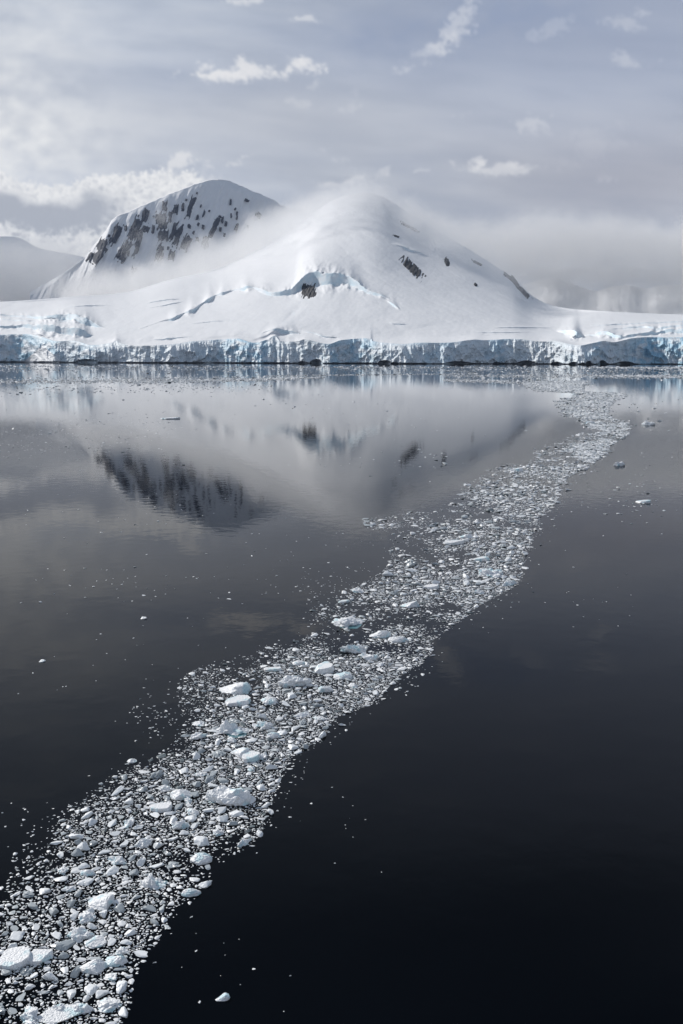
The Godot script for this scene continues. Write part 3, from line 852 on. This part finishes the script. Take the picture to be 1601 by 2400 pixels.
func build_ice() -> void:
	for i in 5:
		shapes_mid.append(ice_shape("chunk", 300 + i, 2))
	for i in 3:
		shapes_mid.append(ice_shape("lumpy", 340 + i, 3))
	for i in 3:
		shapes_mid.append(ice_shape("wedge", 350 + i, 2))
	for i in 2:
		shapes_mid.append(ice_shape("slab", 360 + i, 2))
	for i in 8:
		shapes_low.append(ice_shape(["chunk", "lumpy", "chunk", "wedge"][i % 4], 400 + i, 2))
	place_big()
	rng.seed = 77
	# pieces: [position, radius, whiteness]
	var pieces := []
	var y := 2470.0
	while y > 893.0:
		var dy := 1.0 if y < 1500.0 else 2.0
		var xl := lin(BAND, y, 1)
		var xr := lin(BAND, y, 2)
		var a := on_water(0.5 * (xl + xr), y)
		var dist := a.distance_to(EYE)
		var mx := dist / F                                          # metres per pixel across
		var mz := absf(on_water(CX, y - dy).z - on_water(CX, y).z)
		var pad := 0.12 * (xr - xl) + 10.0
		var area := (xr - xl + 2.0 * pad) * mx * mz
		var least := maxf(0.026, dist * 0.00062)
		var tries := int(area * 1.5 / (least * least * 3.6 * 1.9) + rng.randf())
		for q in tries:
			var x := rng.randf_range(xl - pad, xr + pad)
			var f := (x - xl) / (xr - xl)
			var p := on_water(x, y - rng.randf() * dy)
			var n := noise_b.get_noise_2d(p.x * 9.0, p.z * 5.0)
			var n2 := noise_b.get_noise_2d(p.x * 26.0 + 300.0, p.z * 22.0)
			var keep := smoothstep(-0.26, 0.50, f + 0.35 * n) * (1.0 - smoothstep(0.985, 1.01, f + 0.09 * n + 0.03 * n2))
			keep = maxf(keep, 0.05 * exp(-maxf(0.0, f - 1.0) * 16.0) * float(f > 0.95))
			keep *= clampf(0.7 + 1.5 * n + 1.3 * n2, 0.06, 1.0)
			if rng.randf() > keep:
				continue
			var r := least * pow(1.0 - rng.randf() * 0.988, -0.53)
			r = minf(r, 0.25 if dist < 60.0 else 0.36 + dist * 0.0011)
			pieces.append([p, r, f])
		y -= dy
	# sparse strays: x0, y0, x1, y1, number, size
	for s in [[320, 1620, 500, 1740, 150, 0.05], [-10, 2000, 70, 2180, 60, 0.06], [640, 1330, 960, 1420, 190, 0.07], [60, 1300, 620, 1420, 70, 0.09], [0, 1380, 700, 1700, 40, 0.05], [1130, 1300, 1590, 1480, 50, 0.06], [0, 2080, 90, 2200, 60, 0.05],
			[0, 1170, 640, 1245, 260, 0.10], [-60, 985, 330, 1075, 420, 0.17], [160, 968, 520, 1010, 700, 0.14], [500, 1040, 1240, 1150, 60, 0.16], [400, 940, 1250, 1030, 70, 0.2], [960, 1050, 1060, 1090, 14, 0.3], [1380, 900, 1601, 1010, 50, 0.5], [1340, 1070, 1601, 1240, 120, 0.15], [0, 900, 1250, 970, 90, 0.36],
			[560, 1190, 960, 1300, 60, 0.09], [260, 1770, 420, 1850, 60, 0.05], [0, 1880, 200, 1960, 30, 0.045], [300, 2100, 620, 2400, 26, 0.03], [620, 1700, 900, 2000, 24, 0.03]]:
		for k in s[4]:
			var x := lerpf(s[0], s[2], 0.5 + 0.3 * rng.randfn())
			var yy := lerpf(s[1], s[3], 0.5 + 0.28 * rng.randfn())
			var p := on_water(x, yy)
			if noise_b.get_noise_2d(p.x * 2.0 + 50.0, p.z * 1.2) < -0.12 and rng.randf() < 0.8:
				continue
			pieces.append([p, s[5] * rng.randf_range(0.5, 1.0) * pow(1.0 - rng.randf() * 0.96, -0.3), 0.5])
	# far bands of rubble before the glacier front: x0, x1, y at x0, y at x1, half thickness at x0, x1, number
	for s in [[-80, 700, 893, 886, 7, 6, 5200], [620, 1120, 881, 876, 1.2, 1.2, 1500], [1040, 1700, 881, 884, 3.5, 4.5, 4300], [1040, 1380, 890, 897, 4, 8, 2200], [1230, 1370, 900, 912, 9, 8, 1500], [300, 760, 897, 884, 4, 2, 1800], [-80, 1700, 866, 868, 11, 11, 2600], [1380, 1700, 861, 862, 1.2, 2, 700], [-80, 1700, 858, 863, 1.5, 1.5, 900], [-80, 640, 915, 905, 14, 12, 500]]:
		for k in int(s[6] * 1.6):
			var f := rng.randf()
			var x := lerpf(s[0], s[1], f)
			var yy := lerpf(s[2], s[3], f) + rng.randfn() * 0.55 * lerpf(s[4], s[5], f)
			if yy < 856.5 + 6.0 * x / 1601.0 - 4.0:
				continue
			var p := on_water(x, yy)
			if noise_b.get_noise_2d(p.x * 0.25 + 50.0, p.z * 0.12) < -0.1 and rng.randf() < 0.75:
				continue
			var dist := p.length()
			pieces.append([p, dist * 0.0007 * rng.randf_range(0.6, 1.3) * pow(1.0 - rng.randf() * 0.97, -0.35), 0.5])
	# the larger first, so that the rubble fills what they leave
	pieces.sort_custom(func(a, b): return a[1] > b[1])
	var singles := []
	var rest := []
	for q in pieces:
		var p: Vector3 = q[0]
		var r: float = q[1]
		var dist := p.distance_to(EYE)
		if dist < 140.0:
			if not is_free(p, r, 0.76 if r > 0.06 else 0.6):
				continue
			mark(p, r)
		var d := [p, r, q[2], r / dist]
		rest.append(d)
	rest.sort_custom(func(a, b): return a[3] > b[3])
	singles = rest.slice(0, 244)
	rest = rest.slice(244)
	print("pieces ", rest.size())
	var kinds := ["blocky ice chunk", "blocky ice chunk", "blocky ice chunk", "blocky ice chunk", "blocky ice chunk", "crumbly ice chunk", "crumbly ice chunk", "crumbly ice chunk", "sloping ice chunk", "sloping ice chunk", "sloping ice chunk", "flat ice chunk", "flat ice chunk"]
	for q in singles:
		var k := rng.randi() % shapes_mid.size()
		var white := rng.randf() < 0.72
		var o := put("ice_chunk", shapes_mid[k], (M.ice if k in [5, 6, 7] else M.white_ice) if white else M.wet_ice)
		var long := lay(o, q[0], q[1], 1.0)
		var near := 0
		for i in big_at.size():
			if big_at[i].distance_to(q[0]) < big_at[near].distance_to(q[0]):
				near = i
		var away := big_at[near].distance_to(q[0])
		var size := "tiny" if q[1] < 0.10 else ("small" if q[1] < 0.17 else ("middling" if q[1] < 0.26 else "sizeable"))
		tag(o, "%s %s %s %s %s the %s" % [size, "elongated" if long > 1.22 else "stubby", "white" if white else "wet grey", kinds[k], "beside" if away < 1.1 else ("close to" if away < 2.2 else "far from"), BESIDE[near]], "ice", "ice chunks of the drifting band")
	# the fine rubble: uncountable, one object
	var root := Node3D.new()
	root.name = "brash_ice"
	add_child(root)
	tag(root, "fine crushed ice rubble drifting in a winding band over dark water", "ice")
	root.set_meta("kind", "stuff")
	var lists := []
	for i in shapes_low.size():
		lists.append([])
	for q in rest:
		lists[rng.randi() % lists.size()].append(q)
	for i in lists.size():
		var mm := MultiMesh.new()
		mm.transform_format = MultiMesh.TRANSFORM_3D
		mm.use_colors = true
		mm.mesh = shapes_low[i]
		mm.instance_count = lists[i].size()
		var tmp := Node3D.new()
		for j in lists[i].size():
			var q: Array = lists[i][j]
			lay(tmp, q[0], q[1], 0.62)
			mm.set_instance_transform(j, tmp.transform)
			# snowy, wet or clear ice, drawn at random for every piece alike
			var t := rng.randf()
			mm.set_instance_color(j, SNOWY if t < 0.72 else (WET if t < 0.92 else CLEAR))
		tmp.free()
		var o := MultiMeshInstance3D.new()
		o.multimesh = mm
		o.material_override = M.rubble
		o.name = "rubble"
		root.add_child(o, true)
		o.set_meta("kind", "stuff")

func lay(o: Node3D, p: Vector3, r: float, tall: float) -> float:
	var long := rng.randf_range(1.0, 1.45)
	o.rotation = Vector3(rng.randf_range(-0.2, 0.2), rng.randf() * TAU, rng.randf_range(-0.2, 0.2))
	o.scale = Vector3(r * long, r * rng.randf_range(0.35, 0.8) * tall, r * rng.randf_range(0.75, 1.05))
	o.position = p + Vector3(0, r * rng.randf_range(-0.05, 0.12) * tall, 0)
	return long

# ---------------------------------------------------------------- scene
func _ready() -> void:
	# camera
	var cam := Camera3D.new()
	cam.name = "camera"
	cam.position = EYE
	cam.rotation_degrees = Vector3(PITCH, 0, 0)
	cam.fov = rad_to_deg(2.0 * atan(CY / F))
	cam.near = 0.5
	cam.far = 60000.0
	add_child(cam)
	cam.current = true
	cam_basis = Basis.from_euler(Vector3(deg_to_rad(PITCH), 0, 0))
	for n in [noise_a, noise_b, noise_r]:
		n.noise_type = FastNoiseLite.TYPE_SIMPLEX_SMOOTH
		n.frequency = 0.01
		n.seed = 21
	noise_a.fractal_type = FastNoiseLite.FRACTAL_NONE
	noise_b.fractal_type = FastNoiseLite.FRACTAL_FBM
	noise_b.fractal_octaves = 5
	noise_r.fractal_type = FastNoiseLite.FRACTAL_RIDGED
	noise_r.fractal_octaves = 4
	noise_r.seed = 8
	var sun := DirectionalLight3D.new()
	sun.name = "sun"
	sun.light_energy = 1.2
	sun.light_color = Color(1.0, 0.98, 0.955)
	sun.light_angular_distance = 2.5
	sun.shadow_enabled = true
	add_child(sun)
	sun.look_at_from_position(Vector3.ZERO, -sun_dir, Vector3.UP)
	# sky, air and exposure
	var env := Environment.new()
	env.background_mode = Environment.BG_SKY
	var sky := Sky.new()
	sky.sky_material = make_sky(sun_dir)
	env.sky = sky
	env.tonemap_mode = Environment.TONE_MAPPER_LINEAR
	env.tonemap_exposure = 1.0
	env.sdfgi_enabled = true
	env.ssao_enabled = true
	env.ssil_enabled = true
	env.fog_enabled = true
	env.fog_density = 0.000018
	env.fog_light_color = Color(0.78, 0.86, 1.0)
	var we := WorldEnvironment.new()
	we.name = "air"
	we.environment = env
	add_child(we)
	print("sky ", Time.get_ticks_msec())
	# materials
	M.snow = mat(Color.WHITE, 0.75, true)
	bump(M.snow, 0.012, 1.0 / 160.0, 90.0, 3)
	M.far_snow = mat(Color(0.84, 0.85, 0.865), 0.75)
	M.ice_wall = mat(Color.WHITE, 0.6, true)
	bump(M.ice_wall, 0.02, 1.0 / 70.0, 160.0, 4)
	M.rock = mat(Color(0.030, 0.032, 0.040), 0.9)
	M.near_rock = mat(Color(0.028, 0.027, 0.028), 0.85)
	M.mist = mat(Color(0.985, 0.985, 0.985), 1.0)
	M.mist.metallic_specular = 0.0
	M.mist.backlight_enabled = true
	M.mist.backlight = Color(1.2, 1.2, 1.2)
	M.ice = mat(Color(1, 1, 1), 0.4, true)
	bump(M.ice, 0.03, 0.8, 3.0, 6)
	M.white_ice = mat(Color(0.84, 0.865, 0.88), 0.4)
	M.wet_ice = mat(Color(0.42, 0.46, 0.48), 0.3)
	M.foot = mat(Color(0.09, 0.22, 0.25), 0.25)
	M.rubble = mat(Color.WHITE, 0.45, true)
	M.water = mat(Color(0.0005, 0.0011, 0.0026), 0.018)
	M.water.metallic_specular = 0.165
	bump(M.water, 0.012, 1.0 / 24.0, 0.32, 12, 1024)
	# the setting
	build_water()
	var hill := build_hill()
	setting(hill, "rounded snow hill with ice walls rising over the glacier front", "hill")
	print("hill ", Time.get_ticks_msec())
	var cliff := build_cliff()
	setting(cliff, "pale blue ice cliff of the glacier front along the water", "glacier")
	var peak := build_peak()
	setting(peak, "steep snow mountain with dark rock ribs behind the hill", "mountain")
	var west := build_far_range("distant_mountain", [[-400, 590], [-200, 565], [-60, 555], [0, 553], [40, 555], [90, 580], [150, 592], [220, 610], [330, 660], [420, 700]], 11500.0, 715.0, 6.0, 10.0)
	setting(west, "hazy snow mountain far beyond the rocky mountain's foot", "mountain")
	var east := build_far_range("distant_ridge", [[1120, 690], [1220, 668], [1300, 652], [1350, 668], [1395, 682], [1430, 673], [1475, 668], [1510, 676], [1560, 668], [1620, 665], [1750, 640], [1900, 650]], 6900.0, 760.0, 8.0, 44.0)
	setting(east, "low grey snow ridge under the cloud bank beyond the glacier", "ridge")
	for r in RIBS:
		var path := []
		for k in range(1, r.size()):
			path.append([180.0 + r[k][0] * 0.3316, 400.0 + r[k][1] * 0.3316])
		outcrop(path, r[0] * 0.3316 * 1.12, peak_depth, 30.0, peak, M.rock)
	var hd := func(x: float, y: float) -> float:
		var top := smooth_lin(CLIFF_TOP, x)
		var s := smooth_lin(SKYLINE, x)
		var d: float = hill_depth(x, y, s, column(x), walls_of(x))[0]
		var f := (top - y) / (top - s)
		var wx := (x - CX) * d / F
		return d + smoothstep(0.0, 0.06, f) * (1.0 - smoothstep(0.93, 1.0, f)) * (22.0 * noise_r.get_noise_2d(wx * 0.16 + d * 0.05, d * 0.05) + 44.0 * noise_a.get_noise_2d(wx * 0.09, d * 0.09) + 20.0 * noise_b.get_noise_2d(wx * 0.22, d * 0.15))
	for r in [[26, [724, 667], [724, 697]], [16, [946, 606], [965, 626], [988, 650]], [9, [1044, 605], [1052, 624]], [6, [1180, 640], [1200, 655]], [8, [1200, 652], [1215, 672], [1242, 700]], [5, [1106, 610], [1130, 622]], [5, [1111, 664], [1119, 671]], [6, [938, 520], [985, 545]], [4, [922, 551], [936, 556]]]:
		outcrop(r.slice(1), r[0], hd, 16.0, hill, M.near_rock)
	print("rocks ", Time.get_ticks_msec())
	build_clouds()
	print("clouds ", Time.get_ticks_msec())
	build_ice()
	print("ice ", Time.get_ticks_msec())
